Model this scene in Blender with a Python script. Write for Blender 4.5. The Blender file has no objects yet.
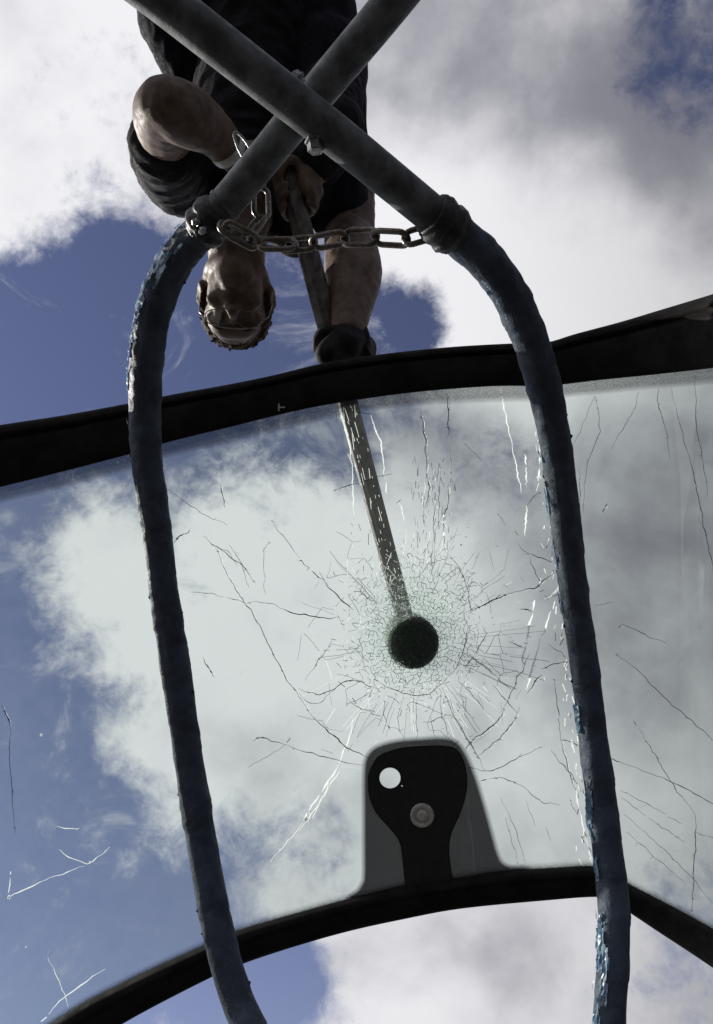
import bpy, bmesh, math, random
from mathutils import Vector, Matrix, noise
random.seed(7)
R = math.radians
S = bpy.context.scene
COL = S.collection

# ------------------------------------------------------------------ camera
PITCH = 50.0
FOC = 745.0                      # focal length in pixels of the 713 x 1024 picture
CAM = Vector((0, 0, 0.8))
cd = bpy.data.cameras.new('camera'); cam = bpy.data.objects.new('camera', cd); COL.objects.link(cam)
cam.location = CAM; cam.rotation_euler = (R(90 + PITCH), 0, 0)
cd.lens = FOC / 1024 * 36; cd.sensor_width = 36; cd.clip_start = 0.02; cd.clip_end = 5000
S.camera = cam
RIGHT = Vector((1, 0, 0))
UP = Vector((0, -math.sin(R(PITCH)), math.cos(R(PITCH))))
FWD = Vector((0, math.cos(R(PITCH)), math.sin(R(PITCH))))
def V(x, y, d):                  # direction given as right / up / away
    return RIGHT * x + UP * y + FWD * d
def P(px, py, d):                # world point d metres away that is seen at picture point px, py
    return CAM + V((px - 356.5) / FOC * d, (512 - py) / FOC * d, d)

# ------------------------------------------------------------------ light
SUN = V(-0.82, 0.02, 0.57).normalized()
sl = bpy.data.lights.new('sun', 'SUN'); so = bpy.data.objects.new('sun', sl); COL.objects.link(so)
sl.energy = 5.0; sl.angle = R(0.5); sl.color = (1, 0.95, 0.88)
so.rotation_euler = SUN.to_track_quat('Z', 'Y').to_euler(); so.location = SUN * 30
S.view_settings.view_transform = 'Standard'; S.view_settings.look = 'None'
S.view_settings.exposure = 0.0; S.view_settings.gamma = 1.0
try: S.view_settings.use_curve_mapping = False
except Exception: pass
S.cycles.max_bounces = 10; S.cycles.transparent_max_bounces = 24

# ------------------------------------------------------------------ sky with clouds
W = bpy.data.worlds.new('World'); S.world = W; W.use_nodes = True
NT = W.node_tree; NT.nodes.clear()
class G:                         # small node helper
    def __init__(s, nt): s.nt = nt
    def n(s, t, **kw):
        q = s.nt.nodes.new(t)
        for k, v in kw.items():
            if k[0] == 'i' and k[1:].isdigit(): s.put(q.inputs[int(k[1:])], v)
            elif k.startswith('in_'): s.put(q.inputs[k[3:].replace('_', ' ')], v)
            else: setattr(q, k, v)
        return q
    def put(s, sock, v):
        if hasattr(v, 'links') and hasattr(v, 'node'): s.nt.links.new(v, sock)
        else: sock.default_value = v
    def m(s, op, a, b=0.0, c=None, clamp=False):
        q = s.n('ShaderNodeMath', operation=op, use_clamp=clamp); s.put(q.inputs[0], a); s.put(q.inputs[1], b)
        if c is not None: s.put(q.inputs[2], c)
        return q.outputs[0]
    def mix(s, f, a, b):
        q = s.n('ShaderNodeMix', data_type='RGBA'); s.put(q.inputs[0], f); s.put(q.inputs[6], a); s.put(q.inputs[7], b)
        return q.outputs[2]
    def ramp(s, v, a, b, c=0.0, d=1.0, t='SMOOTHSTEP'):
        q = s.n('ShaderNodeMapRange', interpolation_type=t)
        for i, x in enumerate((v, a, b, c, d)): s.put(q.inputs[i], x)
        return q.outputs[0]
    def noise(s, vec, scale, detail=4, rough=0.5, dist=0.0, dims='3D'):
        q = s.n('ShaderNodeTexNoise', noise_dimensions=dims)
        if vec is not None: s.put(q.inputs['Vector'], vec)
        q.inputs['Scale'].default_value = scale; q.inputs['Detail'].default_value = detail
        q.inputs['Roughness'].default_value = rough; q.inputs['Distortion'].default_value = dist
        return q.outputs[0]
g = G(NT)
sky = g.n('ShaderNodeTexSky', sky_type='NISHITA', sun_disc=False)
sky.sun_elevation = math.asin(SUN.z); sky.sun_rotation = math.atan2(SUN.x, SUN.y)
sky.air_density = 1.0; sky.dust_density = 0.05; sky.ozone_density = 2.0
DIR = g.n('ShaderNodeTexCoord').outputs['Generated']
def blob(px, py, rad, w):        # a clump (w > 0) or a gap (w < 0) in the cloud cover, fixed in the sky
    c = (P(px, py, 1) - CAM).normalized()
    q = g.n('ShaderNodeVectorMath', operation='DOT_PRODUCT'); g.put(q.inputs[0], DIR); q.inputs[1].default_value = c
    return g.ramp(q.outputs['Value'], math.cos(rad / FOC), 1.0, 0.0, w)
def total(lst, start):
    acc = start
    for b in lst: acc = g.m('ADD', acc, b)
    return acc
n1 = g.noise(DIR, 5.0, 14, 0.60, 0.25)
n2 = g.noise(DIR, 15.0, 12, 0.66, 0.4)
n3 = g.noise(DIR, 44.0, 8, 0.68, 0.6)
nz = total([g.m('MULTIPLY', g.m('SUBTRACT', n1, 0.5), 1.15), g.m('MULTIPLY', g.m('SUBTRACT', n2, 0.5), 0.85), g.m('MULTIPLY', g.m('SUBTRACT', n3, 0.5), 0.42)], 0.0)
cover = [blob(30, 60, 200, .34), blob(20, 235, 60, .30), blob(105, 345, 185, -.62), blob(215, 330, 120, -.28), blob(20, 330, 140, -.3),
         blob(400, 330, 62, -.50), blob(300, 290, 80, -.32), blob(5, 730, 165, -.62), blob(50, 920, 170, -.62), blob(0, 545, 90, -.42), blob(95, 600, 100, .40), blob(140, 812, 95, .36), blob(135, 700, 75, .30),
         blob(255, 1000, 75, -.46), blob(290, 975, 45, -.2), blob(340, 440, 60, -.24), blob(500, 470, 75, -.22), blob(690, 60, 85, -.24),
         blob(560, 250, 240, .3), blob(300, 640, 190, .4), blob(560, 650, 260, .4), blob(440, 90, 170, .3), blob(480, 990, 170, .35), blob(700, 250, 150, .2)]
dens = g.m('ADD', total(cover, 0.62), nz)
dens = g.ramp(dens, 0.28, 0.80)
wn = g.noise(DIR, 7.0, 14, 0.68, 0.7)
dens = g.m('MAXIMUM', dens, g.ramp(wn, 0.53, 0.80, 0.0, 0.75))
# thickness: thick cloud turns grey underneath, thin cloud glows
s1 = g.noise(DIR, 3.2, 8, 0.55, 0.3)
s2 = g.noise(DIR, 8.0, 8, 0.55, 0.15)
thick = [blob(640, 170, 150, .40), blob(430, 40, 150, .30), blob(690, 560, 230, .50), blob(500, 60, 110, .2), blob(690, 50, 130, .35), blob(420, 460, 110, .35), blob(520, 960, 50, .2),
         blob(330, 590, 200, -.30), blob(110, 620, 130, -.35), blob(140, 800, 110, -.25), blob(490, 260, 190, -.38), blob(600, 330, 120, -.2), blob(80, 130, 170, -.14), blob(560, 560, 110, -.05)]
th = g.m('ADD', total(thick, 0.27), g.m('ADD', g.m('MULTIPLY', g.m('SUBTRACT', s1, .5), 1.1), g.m('MULTIPLY', g.m('SUBTRACT', s2, .5), 1.0)))
th = g.ramp(th, 0.0, 1.0)
ccol = g.mix(th, (8.9, 8.9, 9.2, 1), (2.9, 2.9, 3.4, 1))
# cloud scatters light forward: brightest round the sun, dull on the far side of the sky
sd = g.n('ShaderNodeVectorMath', operation='DOT_PRODUCT'); g.put(sd.inputs[0], DIR); sd.inputs[1].default_value = SUN
ph = g.ramp(sd.outputs['Value'], -0.35, 0.55, 0.22, 1.0)
pm = g.n('ShaderNodeMix', data_type='RGBA', blend_type='MULTIPLY'); pm.inputs[0].default_value = 1; g.put(pm.inputs[6], ccol); g.put(pm.inputs[7], ph)
ccol = pm.outputs[2]
skyc = g.n('ShaderNodeMix', data_type='RGBA', blend_type='MULTIPLY'); skyc.inputs[0].default_value = 1
g.put(skyc.inputs[6], sky.outputs[0]); skyc.inputs[7].default_value = (1.05, 0.79, 0.86, 1)
bgc = g.mix(dens, skyc.outputs[2], ccol)
bg = g.n('ShaderNodeBackground'); g.put(bg.inputs[0], bgc); bg.inputs[1].default_value = 0.1
wo = g.n('ShaderNodeOutputWorld'); NT.links.new(bg.outputs[0], wo.inputs[0])

# ------------------------------------------------------------------ materials
def newmat(name):
    m = bpy.data.materials.new(name); m.use_nodes = True; m.node_tree.nodes.clear()
    q = G(m.node_tree); q.out = q.n('ShaderNodeOutputMaterial'); q.mat = m
    return q
def pbr(name, col, rough=.5, metal=0.0, spec=.5, var=.3, vscale=30, bump=0.0, bscale=80, col2=None, coat=0.0, stretch=None, bdist=.004):
    q = newmat(name)
    co = q.n('ShaderNodeTexCoord').outputs['Object']
    if stretch:
        mp = q.n('ShaderNodeMapping'); q.put(mp.inputs[0], co); mp.inputs['Scale'].default_value = stretch; co = mp.outputs[0]
    b = q.n('ShaderNodeBsdfPrincipled')
    f = q.noise(co, vscale, 8, .6, .2)
    c2 = col2 or tuple(c * (1 - var) for c in col)
    q.put(b.inputs['Base Color'], q.mix(q.ramp(f, .35, .65), (*col, 1), (*c2, 1)))
    q.put(b.inputs['Roughness'], q.ramp(q.noise(co, vscale * 2.3, 5), .3, .7, max(.05, rough - .12), min(1, rough + .12)))
    b.inputs['Metallic'].default_value = metal; b.inputs['Specular IOR Level'].default_value = spec
    b.inputs['Coat Weight'].default_value = coat
    if bump:
        bp = q.n('ShaderNodeBump'); bp.inputs['Strength'].default_value = bump; bp.inputs['Distance'].default_value = bdist
        q.put(bp.inputs['Height'], q.noise(co, bscale, 8, .65, .6)); q.put(b.inputs['Normal'], bp.outputs[0])
    q.nt.links.new(b.outputs[0], q.out.inputs[0])
    q.b = b
    return q.mat
M = {}
M['ground'] = pbr('dark_dirt', (.040, .037, .034), .95, vscale=3, bump=.6, bscale=40, bdist=.02)
M['steel'] = pbr('weathered_steel_tube', (.16, .172, .178), .55, .30, spec=.4, vscale=34, col2=(.07, .074, .076), bump=.25, bscale=140, bdist=.002)
M['blue_foam'] = pbr('blue_foam_wrap', (.070, .092, .135), .6, 0, .3, vscale=30, col2=(.040, .053, .080), bump=.5, bscale=120, coat=0)
M['torn'] = None
M['tape'] = pbr('black_tape', (.018, .018, .02), .45, vscale=60, bump=.5, bscale=120)
M['rubber'] = pbr('black_rubber_frame', (.012, .0115, .012), .75, spec=.10, vscale=24, col2=(.024, .022, .021), bump=.25, bscale=200, bdist=.001)
M['bracket'] = pbr('black_plastic', (.028, .028, .030), .55, vscale=80, bump=.15, bscale=300, bdist=.001)
M['screw'] = pbr('dull_screw_metal', (.74, .71, .65), .4, .1, vscale=120, bump=.05, bscale=300)
M['chain'] = pbr('worn_chain_steel', (.22, .205, .19), .36, .75, vscale=90, col2=(.11, .085, .065), bump=.3, bscale=200, bdist=.001)
M['skin'] = pbr('skin', (.165, .112, .086), .6, spec=.35, vscale=34, col2=(.09, .058, .043), bump=.4, bscale=260, bdist=.0015)
M['hair'] = pbr('brown_hair', (.060, .038, .024), .8, spec=.25, vscale=140, bump=.9, bscale=190, stretch=(1, 1, .4))
M['shirt'] = pbr('black_shirt_cloth', (.017, .017, .022), .85, spec=.2, vscale=70, bump=.3, bscale=420, bdist=.001)
M['shorts'] = pbr('navy_shorts_cloth', (.012, .013, .022), .9, spec=.2, vscale=60, bump=.3, bscale=420, bdist=.001)
M['shoe'] = pbr('black_shoe', (.008, .008, .008), .75, spec=.25, vscale=60, bump=.3, bscale=250)
M['wood'] = pbr('worn_ash_handle', (.15, .132, .115), .5, spec=.3, vscale=55, col2=(.045, .038, .033), stretch=(1, 1, .05), bump=.4, bscale=70)
M['iron'] = pbr('dark_iron', (.13, .16, .14), .6, .1, vscale=60, bump=.3, bscale=130)
M['white_band'] = pbr('white_wristband', (.75, .75, .76), .4, vscale=60)
M['specs'] = pbr('spectacle_wire', (.30, .27, .24), .4, .8, vscale=60)
M['zinc'] = pbr('zinc_bolt', (.33, .33, .34), .35, .8, vscale=90, bump=.2, bscale=240)
M['mark'] = pbr('pale_print', (.5, .5, .5), .6)
M['dark_crack'] = pbr('dark_fracture', (.03, .036, .038), .25, vscale=100)
def grey_mat():
    q = newmat('grey_fracture')
    d = q.n('ShaderNodeBsdfDiffuse'); d.inputs[0].default_value = (.12, .14, .14, 1); t = q.n('ShaderNodeBsdfTransparent')
    mx = q.n('ShaderNodeMixShader'); mx.inputs[0].default_value = .68
    q.nt.links.new(t.outputs[0], mx.inputs[1]); q.nt.links.new(d.outputs[0], mx.inputs[2]); q.nt.links.new(mx.outputs[0], q.out.inputs[0])
    return q.mat
M['grey_crack'] = grey_mat()

def glass_like(name, tint, dust, dustcol, gloss=.8):
    q = newmat(name)
    t = q.n('ShaderNodeBsdfTransparent'); t.inputs[0].default_value = (*tint, 1)
    gl = q.n('ShaderNodeBsdfGlossy'); gl.inputs['Roughness'].default_value = .02
    lw = q.n('ShaderNodeLayerWeight'); lw.inputs[0].default_value = .5
    fr = q.m('ADD', .035, q.m('MULTIPLY', q.m('POWER', lw.outputs['Facing'], 5.0), .9))
    tr = q.n('ShaderNodeBsdfTranslucent'); tr.inputs[0].default_value = (*dustcol, 1)
    co = q.n('ShaderNodeTexCoord').outputs['Object']
    d = q.ramp(q.m('ADD', q.m('MULTIPLY', q.noise(co, 2.5, 5, .5), .6), q.m('MULTIPLY', q.noise(co, 45, 8, .7), .4)), .3, .7, dust * .25, dust * 2.0)
    m1 = q.n('ShaderNodeMixShader'); q.put(m1.inputs[0], d)
    q.nt.links.new(t.outputs[0], m1.inputs[1]); q.nt.links.new(tr.outputs[0], m1.inputs[2])
    m2 = q.n('ShaderNodeMixShader'); q.put(m2.inputs[0], q.m('MULTIPLY', fr, gloss))
    q.nt.links.new(m1.outputs[0], m2.inputs[1]); q.nt.links.new(gl.outputs[0], m2.inputs[2])
    q.nt.links.new(m2.outputs[0], q.out.inputs[0])
    return q.mat
M['glass'] = glass_like('dusty_tinted_glass', (.872, .905, .885), .015, (.85, .9, .88))
M['lens'] = glass_like('spectacle_lens', (.8, .78, .75), .02, (.8, .8, .8))

def torn_mat():
    q = newmat('torn_sunlit_wrap')
    co = q.n('ShaderNodeTexCoord').outputs['Object']
    c = q.mix(q.ramp(q.noise(co, 70, 6), .4, .6), (.50, .66, .82, 1), (.14, .27, .44, 1))
    a = q.n('ShaderNodeBsdfDiffuse'); q.put(a.inputs[0], c); b = q.n('ShaderNodeBsdfTranslucent'); q.put(b.inputs[0], c)
    gl = q.n('ShaderNodeBsdfGlossy'); gl.inputs['Roughness'].default_value = .3
    m1 = q.n('ShaderNodeMixShader'); m1.inputs[0].default_value = .4; m2 = q.n('ShaderNodeMixShader'); m2.inputs[0].default_value = .06
    q.nt.links.new(a.outputs[0], m1.inputs[1]); q.nt.links.new(b.outputs[0], m1.inputs[2]); q.nt.links.new(m1.outputs[0], m2.inputs[1]); q.nt.links.new(gl.outputs[0], m2.inputs[2])
    q.nt.links.new(m2.outputs[0], q.out.inputs[0]); return q.mat
M['torn'] = torn_mat()
def pale_mat():
    q = newmat('pale_fracture')
    tr = q.n('ShaderNodeBsdfTranslucent'); tr.inputs[0].default_value = (.95, .97, .96, 1)
    gl = q.n('ShaderNodeBsdfGlossy'); gl.inputs[0].default_value = (1, 1, 1, 1); gl.inputs['Roughness'].default_value = .35
    mx = q.n('ShaderNodeMixShader'); mx.inputs[0].default_value = .25
    q.nt.links.new(tr.outputs[0], mx.inputs[1]); q.nt.links.new(gl.outputs[0], mx.inputs[2]); q.nt.links.new(mx.outputs[0], q.out.inputs[0])
    return q.mat
M['pale_crack'] = pale_mat()

def fade_mat(name, col, strength, grain, translucent=False, gscale=600):
    """a print or a crushed skin on the glass: covers by the mesh attribute 'fade', broken up by grain"""
    q = newmat(name)
    at = q.n('ShaderNodeAttribute', attribute_name='fade').outputs['Fac']
    co = q.n('ShaderNodeTexCoord').outputs['Object']
    nf = q.noise(co, gscale, 3, .6)
    f = q.m('MULTIPLY', at, strength)
    f = q.m('MULTIPLY', f, q.ramp(nf, .3, .7, 1 - grain, 1 + grain), clamp=True)
    if translucent:
        ta = q.n('ShaderNodeBsdfTranslucent'); ta.inputs[0].default_value = (*col, 1)
        rf = q.n('ShaderNodeBsdfRefraction'); rf.inputs['IOR'].default_value = 1.12; rf.inputs['Roughness'].default_value = .36; rf.inputs[0].default_value = (*col, 1)
        sh = q.n('ShaderNodeMixShader'); sh.inputs[0].default_value = .84
        q.nt.links.new(ta.outputs[0], sh.inputs[1]); q.nt.links.new(rf.outputs[0], sh.inputs[2])
    else:
        sh = q.n('ShaderNodeBsdfDiffuse')
    if not translucent: sh.inputs[0].default_value = (*col, 1)
    t = q.n('ShaderNodeBsdfTransparent')
    mx = q.n('ShaderNodeMixShader'); q.put(mx.inputs[0], f)
    q.nt.links.new(t.outputs[0], mx.inputs[1]); q.nt.links.new(sh.outputs[0], mx.inputs[2]); q.nt.links.new(mx.outputs[0], q.out.inputs[0])
    return q.mat
M['frit'] = fade_mat('ceramic_frit', (.045, .048, .056), .948, .01)
M['frit_fade'] = fade_mat('ceramic_frit_fade', (.05, .052, .055), .95, .25)
M['crush'] = fade_mat('crushed_glass_skin', (.80, .87, .83), 1.0, .6, True, 300)

# ------------------------------------------------------------------ mesh helpers
def obj(name, bm_or_me, mat, parent=None, smooth=True):
    if isinstance(bm_or_me, bmesh.types.BMesh):
        me = bpy.data.meshes.new(name); bmesh.ops.recalc_face_normals(bm_or_me, faces=bm_or_me.faces); bm_or_me.to_mesh(me); bm_or_me.free()
    else: me = bm_or_me
    if mat is not None:
        if isinstance(mat, (list, tuple)):
            for q in mat: me.materials.append(q)
        else: me.materials.append(mat)
    if smooth: me.polygons.foreach_set('use_smooth', [True] * len(me.polygons))
    o = bpy.data.objects.new(name, me); COL.objects.link(o)
    if parent is not None:
        o.parent = parent; o.matrix_parent_inverse = Matrix.Translation(parent.location).inverted()
    return o
def thing(name, label, cat, loc=(0, 0, 0), group=None):
    o = bpy.data.objects.new(name, None); COL.objects.link(o); o.location = loc; o.empty_display_size = .1
    o['label'] = label; o['category'] = cat
    if group: o['group'] = group
    return o
def spline(pts, n):
    """Catmull-Rom through tuples of any length, n samples per span"""
    out = []; L = len(pts)
    for i in range(L - 1):
        p0 = pts[i - 1] if i else [2 * a - b for a, b in zip(pts[0], pts[1])]
        p3 = pts[i + 2] if i + 2 < L else [2 * a - b for a, b in zip(pts[-1], pts[-2])]
        p1, p2 = pts[i], pts[i + 1]
        for k in range(n):
            t = k / n
            out.append(tuple(.5 * (2 * b + (c - a) * t + (2 * a - 5 * b + 4 * c - d) * t * t + (3 * b - a - 3 * c + d) * t ** 3) for a, b, c, d in zip(p0, p1, p2, p3)))
    out.append(tuple(pts[-1])); return out
def resample(pts, step):
    ds = [0]
    for a, b in zip(pts, pts[1:]): ds.append(ds[-1] + (b - a).length)
    n = max(2, int(ds[-1] / step)); out = []; j = 0
    for k in range(n + 1):
        s = ds[-1] * k / n
        while j < len(ds) - 2 and ds[j + 1] < s: j += 1
        t = (s - ds[j]) / max(1e-9, ds[j + 1] - ds[j]); out.append(pts[j].lerp(pts[j + 1], min(1, t)))
    return out
def tube(bm, pts, rad, sides=12, cap=True, closed=False):
    """rad: number or function(index, fraction, angle) -> radius"""
    n = len(pts); rings = []; nrm = None
    for i, p in enumerate(pts):
        a = pts[(i - 1) % n] if (closed or i) else pts[0]; b = pts[(i + 1) % n] if (closed or i < n - 1) else pts[-1]
        t = (b - a).normalized()
        if nrm is None:
            nrm = t.orthogonal().normalized()
        nrm = (nrm - t * nrm.dot(t)).normalized(); bi = t.cross(nrm)
        ring = []
        for k in range(sides):
            th = 2 * math.pi * k / sides
            r = rad(i, i / max(1, n - 1), th) if callable(rad) else rad
            ring.append(bm.verts.new(p + (nrm * math.cos(th) + bi * math.sin(th)) * r))
        rings.append(ring)
    for i in range(n if closed else n - 1):
        a, b = rings[i], rings[(i + 1) % n]
        for k in range(sides): bm.faces.new((a[k], a[(k + 1) % sides], b[(k + 1) % sides], b[k]))
    if cap and not closed:
        bm.faces.new(rings[0][::-1]); bm.faces.new(rings[-1])
    return rings
def lathe(bm, base, axis, prof, sides=24):
    """prof: (distance along axis, radius)"""
    axis = axis.normalized(); u = axis.orthogonal().normalized(); w = axis.cross(u); rings = []
    for s, r in prof:
        rings.append([bm.verts.new(base + axis * s + (u * math.cos(2 * math.pi * k / sides) + w * math.sin(2 * math.pi * k / sides)) * r) for k in range(sides)])
    for a, b in zip(rings, rings[1:]):
        for k in range(sides): bm.faces.new((a[k], a[(k + 1) % sides], b[(k + 1) % sides], b[k]))
    bm.faces.new(rings[0][::-1]); bm.faces.new(rings[-1])
def ball(bm, c, rx, ax=None, seg=16):
    """ellipsoid; rx: three radii, ax: three axes"""
    if not isinstance(rx, (tuple, list)): rx = (rx,) * 3
    ax = ax or (Vector((1, 0, 0)), Vector((0, 1, 0)), Vector((0, 0, 1)))
    m = Matrix.Identity(4)
    for i in range(3):
        for j in range(3): m[j][i] = ax[i][j] * rx[i]
    m.translation = c
    bmesh.ops.create_uvsphere(bm, u_segments=seg, v_segments=max(8, seg // 2 + 2), radius=1, matrix=m)
def limb(bm, pts, n=8, sides=16):
    """pts: (world point, radius) chain as a smooth tapered tube with round ends"""
    q = spline([(*p, r) for p, r in pts], n)
    ps = [Vector(a[:3]) for a in q]; rs = [max(.002, a[3]) for a in q]
    tube(bm, ps, lambda i, f, th: rs[i], sides)
    ball(bm, ps[0], rs[0], seg=sides); ball(bm, ps[-1], rs[-1], seg=sides)
def fuse(bm, voxel, smooth=2, disp=None):
    """one continuous skin over overlapping solids"""
    bmesh.ops.recalc_face_normals(bm, faces=bm.faces)
    me = bpy.data.meshes.new('fuse'); bm.to_mesh(me); bm.free()
    o = bpy.data.objects.new('fuse', me); COL.objects.link(o)
    m = o.modifiers.new('r', 'REMESH'); m.mode = 'VOXEL'; m.voxel_size = voxel
    if smooth:
        k = o.modifiers.new('s', 'SMOOTH'); k.iterations = smooth; k.factor = .5
    dg = bpy.context.evaluated_depsgraph_get(); dg.update()
    res = bpy.data.meshes.new_from_object(o.evaluated_get(dg))
    bpy.data.objects.remove(o); bpy.data.meshes.remove(me)
    if disp:
        nr = [v.normal.copy() for v in res.vertices]
        for v, q in zip(res.vertices, nr): v.co = v.co + q * disp(v.co.copy(), q)
    return res
def lerp(a, b, t): return a + (b - a) * t
def poly(pts, x):
    for (x0, y0), (x1, y1) in zip(pts, pts[1:]):
        if x <= x1: return lerp(y0, y1, (x - x0) / (x1 - x0))
    (x0, y0), (x1, y1) = pts[-2:]
    return lerp(y0, y1, (x - x0) / (x1 - x0))
def curve(pts):                  # smooth y(x) table
    s = spline(pts, 8)
    return lambda x: poly(s, x)

# ------------------------------------------------------------------ ground
bm = bmesh.new()
for X in range(-1, 1):
    for Y in range(-1, 1):
        vs = [bm.verts.new((a * 900.0, b * 900.0, 0)) for a, b in ((X, Y), (X + 1, Y), (X + 1, Y + 1), (X, Y + 1))]; bm.faces.new(vs)
bmesh.ops.remove_doubles(bm, verts=bm.verts, dist=.01)
go = obj('ground', bm, M['ground'], smooth=False); go['kind'] = 'structure'

# ------------------------------------------------------------------ windscreen
def D(px, py):                   # distance of the glass seen at a picture point: a curved pane whose right end wraps towards us
    d = 1.20 + .05 * (512 - py) / 512
    if px > 570: q = px - 570; d -= .6e-5 * q * q if q < 150 else .135 + .0012 * (q - 150)
    if px < 120: q = 120 - px; d -= 1.6e-6 * q * q
    return d
def on(px, py, off=0.0): return P(px, py, D(px, py) + off)
X0, X1 = -120, 830
t_top = curve([(-130, 447), (0, 425), (65, 415), (130, 403), (180, 393), (220, 386), (270, 376), (320, 364), (375, 355), (450, 347), (520, 343), (548, 342), (575, 334), (620, 322), (660, 310), (713, 294), (840, 255)])
t_bot = curve([(-130, 516), (0, 487), (65, 471), (130, 454), (165, 443), (230, 427), (300, 410), (350, 401), (400, 394), (450, 389), (500, 386), (545, 386), (575, 383), (600, 380), (650, 375), (713, 368), (840, 352)])
t_frit = curve([(-130, 533), (0, 501), (65, 486), (130, 468), (165, 456), (230, 441), (300, 424), (360, 410), (430, 403), (500, 400), (545, 399), (575, 394), (600, 392), (650, 387), (713, 382), (840, 370)])
b_top = curve([(-130, 1150), (50, 1024), (120, 984), (202, 946), (233, 932), (300, 912), (363, 895), (410, 884), (450, 879), (502, 871), (550, 868), (593, 866), (612, 873), (629, 884), (660, 900), (713, 929), (840, 1005)])
b_bot = curve([(-130, 1200), (60, 1065), (126, 1022), (210, 978), (248, 962), (300, 945), (350, 931), (400, 920), (459, 909), (540, 901), (598, 897), (615, 903), (630, 913), (660, 933), (713, 968), (840, 1055)])
ws = thing('windscreen', 'cracked laminated windscreen in a black rubber frame with a sledgehammer hole in its middle', 'windscreen', P(356, 640, 1.2))
def sheet(name, ytop, ybot, off, thick, mat, parent, nx=110, ny=26, fade=None, x0=X0, x1=X1, prof=None):
    bm = bmesh.new(); lay = bm.verts.layers.float.new('fade'); F = []; B = []
    for i in range(nx + 1):
        x = lerp(x0, x1, i / nx); a, b = ytop(x), ybot(x); f = []; k = []
        for j in range(ny + 1):
            t = j / ny; y = lerp(a, b, t); o = off + (prof(t) if prof else 0)
            v = bm.verts.new(on(x, y, o)); v[lay] = fade(t) if fade else 1.0; f.append(v)
            if thick: k.append(bm.verts.new(on(x, y, off + thick)))
        F.append(f); B.append(k)
    for A, flip in ((F, 0), (B, 1)):
        if not A[0]: continue
        for i in range(nx):
            for j in range(ny):
                q = (A[i][j], A[i + 1][j], A[i + 1][j + 1], A[i][j + 1]); bm.faces.new(q[::-1] if flip else q)
    if thick:
        rim = [(F[i][0], B[i][0]) for i in range(nx + 1)] + [(F[nx][j], B[nx][j]) for j in range(1, ny + 1)]
        rim += [(F[i][ny], B[i][ny]) for i in range(nx - 1, -1, -1)] + [(F[0][j], B[0][j]) for j in range(ny - 1, 0, -1)]
        for (a, b), (c, d) in zip(rim, rim[1:] + rim[:1]): bm.faces.new((a, c, d, b))
    return obj(name, bm, mat, parent)
sheet('glass', lambda x: lerp(t_top(x), t_bot(x), .6), lambda x: lerp(b_top(x), b_bot(x), .5), 0, .006, M['glass'], ws, 120, 60)
def prof_top(t):                 # a lip along the outer edge, a groove, then a rounded body
    e = math.sqrt(max(0, 1 - (2 * t - 1) ** 2))
    return -.010 - .010 * e + (.006 if .16 < t < .24 else 0) - (.004 if t < .16 and t > .02 else 0)
sheet('top_frame', t_top, t_bot, 0, .055, M['rubber'], ws, 130, 26, prof=prof_top)
def prof_bot(t):
    return -.006 - .016 * math.sqrt(max(0, 1 - (2 * t - 1) ** 2)) - (.004 if .1 < t < .4 else 0)
sheet('bottom_frame', b_top, b_bot, 0, .03, M['rubber'], ws, 130, 20, prof=prof_bot)
sheet('frit_strip', lambda x: t_bot(x) - 3, lambda x: t_frit(x) + 3, -.003, 0, M['frit_fade'], ws, 130, 10, fade=lambda t: .62 * (1 - max(0, (t - .68) / .32)) ** .8 if t < 1 else 0)
sheet('frit_edge', lambda x: b_top(x) - 7, lambda x: b_top(x) + 5, -.003, 0, M['frit_fade'], ws, 130, 6, fade=lambda t: min(1, t * 1.5) ** 1.6)
# frit tab behind the mirror bracket
def smooth_loop(pts, n=5):
    L = len(pts); out = []
    for i in range(L):
        p0, p1, p2, p3 = pts[i - 1], pts[i], pts[(i + 1) % L], pts[(i + 2) % L]
        for k in range(n):
            t = k / n
            out.append(tuple(.5 * (2 * b + (c - a) * t + (2 * a - 5 * b + 4 * c - d) * t * t + (3 * b - a - 3 * c + d) * t ** 3) for a, b, c, d in zip(p0, p1, p2, p3)))
    return out
tab = [(366, 775), (367, 762), (371, 754), (379, 748), (397, 743), (420, 741), (443, 740), (456, 744), (464, 755), (469, 766), (476, 785), (484, 812), (491, 838), (496, 855), (501, 864), (511, 869), (527, 870),
       (526, 884), (450, 893), (400, 902), (352, 912), (349, 900), (358, 893), (364, 884), (366, 874), (366, 830), (366, 800)]
tab = smooth_loop(tab, 3)
HOLE = (390, 778); hr = 10.3
hole = [(HOLE[0] + hr * math.cos(2 * math.pi * k / 28) * 1.02, HOLE[1] + hr * math.sin(2 * math.pi * k / 28)) for k in range(28)]
def fill2d(bm, outer, inner, off, lay=None, val=1.0):
    vo = [bm.verts.new(on(x, y, off)) for x, y in outer]; vi = [bm.verts.new(on(x, y, off)) for x, y in inner]
    es = [bm.edges.new((l[i], l[(i + 1) % len(l)])) for l in (vo, vi) if l for i in range(len(l))]
    bmesh.ops.triangle_fill(bm, edges=es, use_beauty=True)
    if lay is not None:
        for v in vo + vi: v[lay] = val
    return vo, vi
bm = bmesh.new(); lay = bm.verts.layers.float.new('fade')
vo, vi = fill2d(bm, tab, hole, -.0045, lay, 1.0)
cx = sum(p[0] for p in tab) / len(tab); cy = sum(p[1] for p in tab) / len(tab)
ring = []
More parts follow.
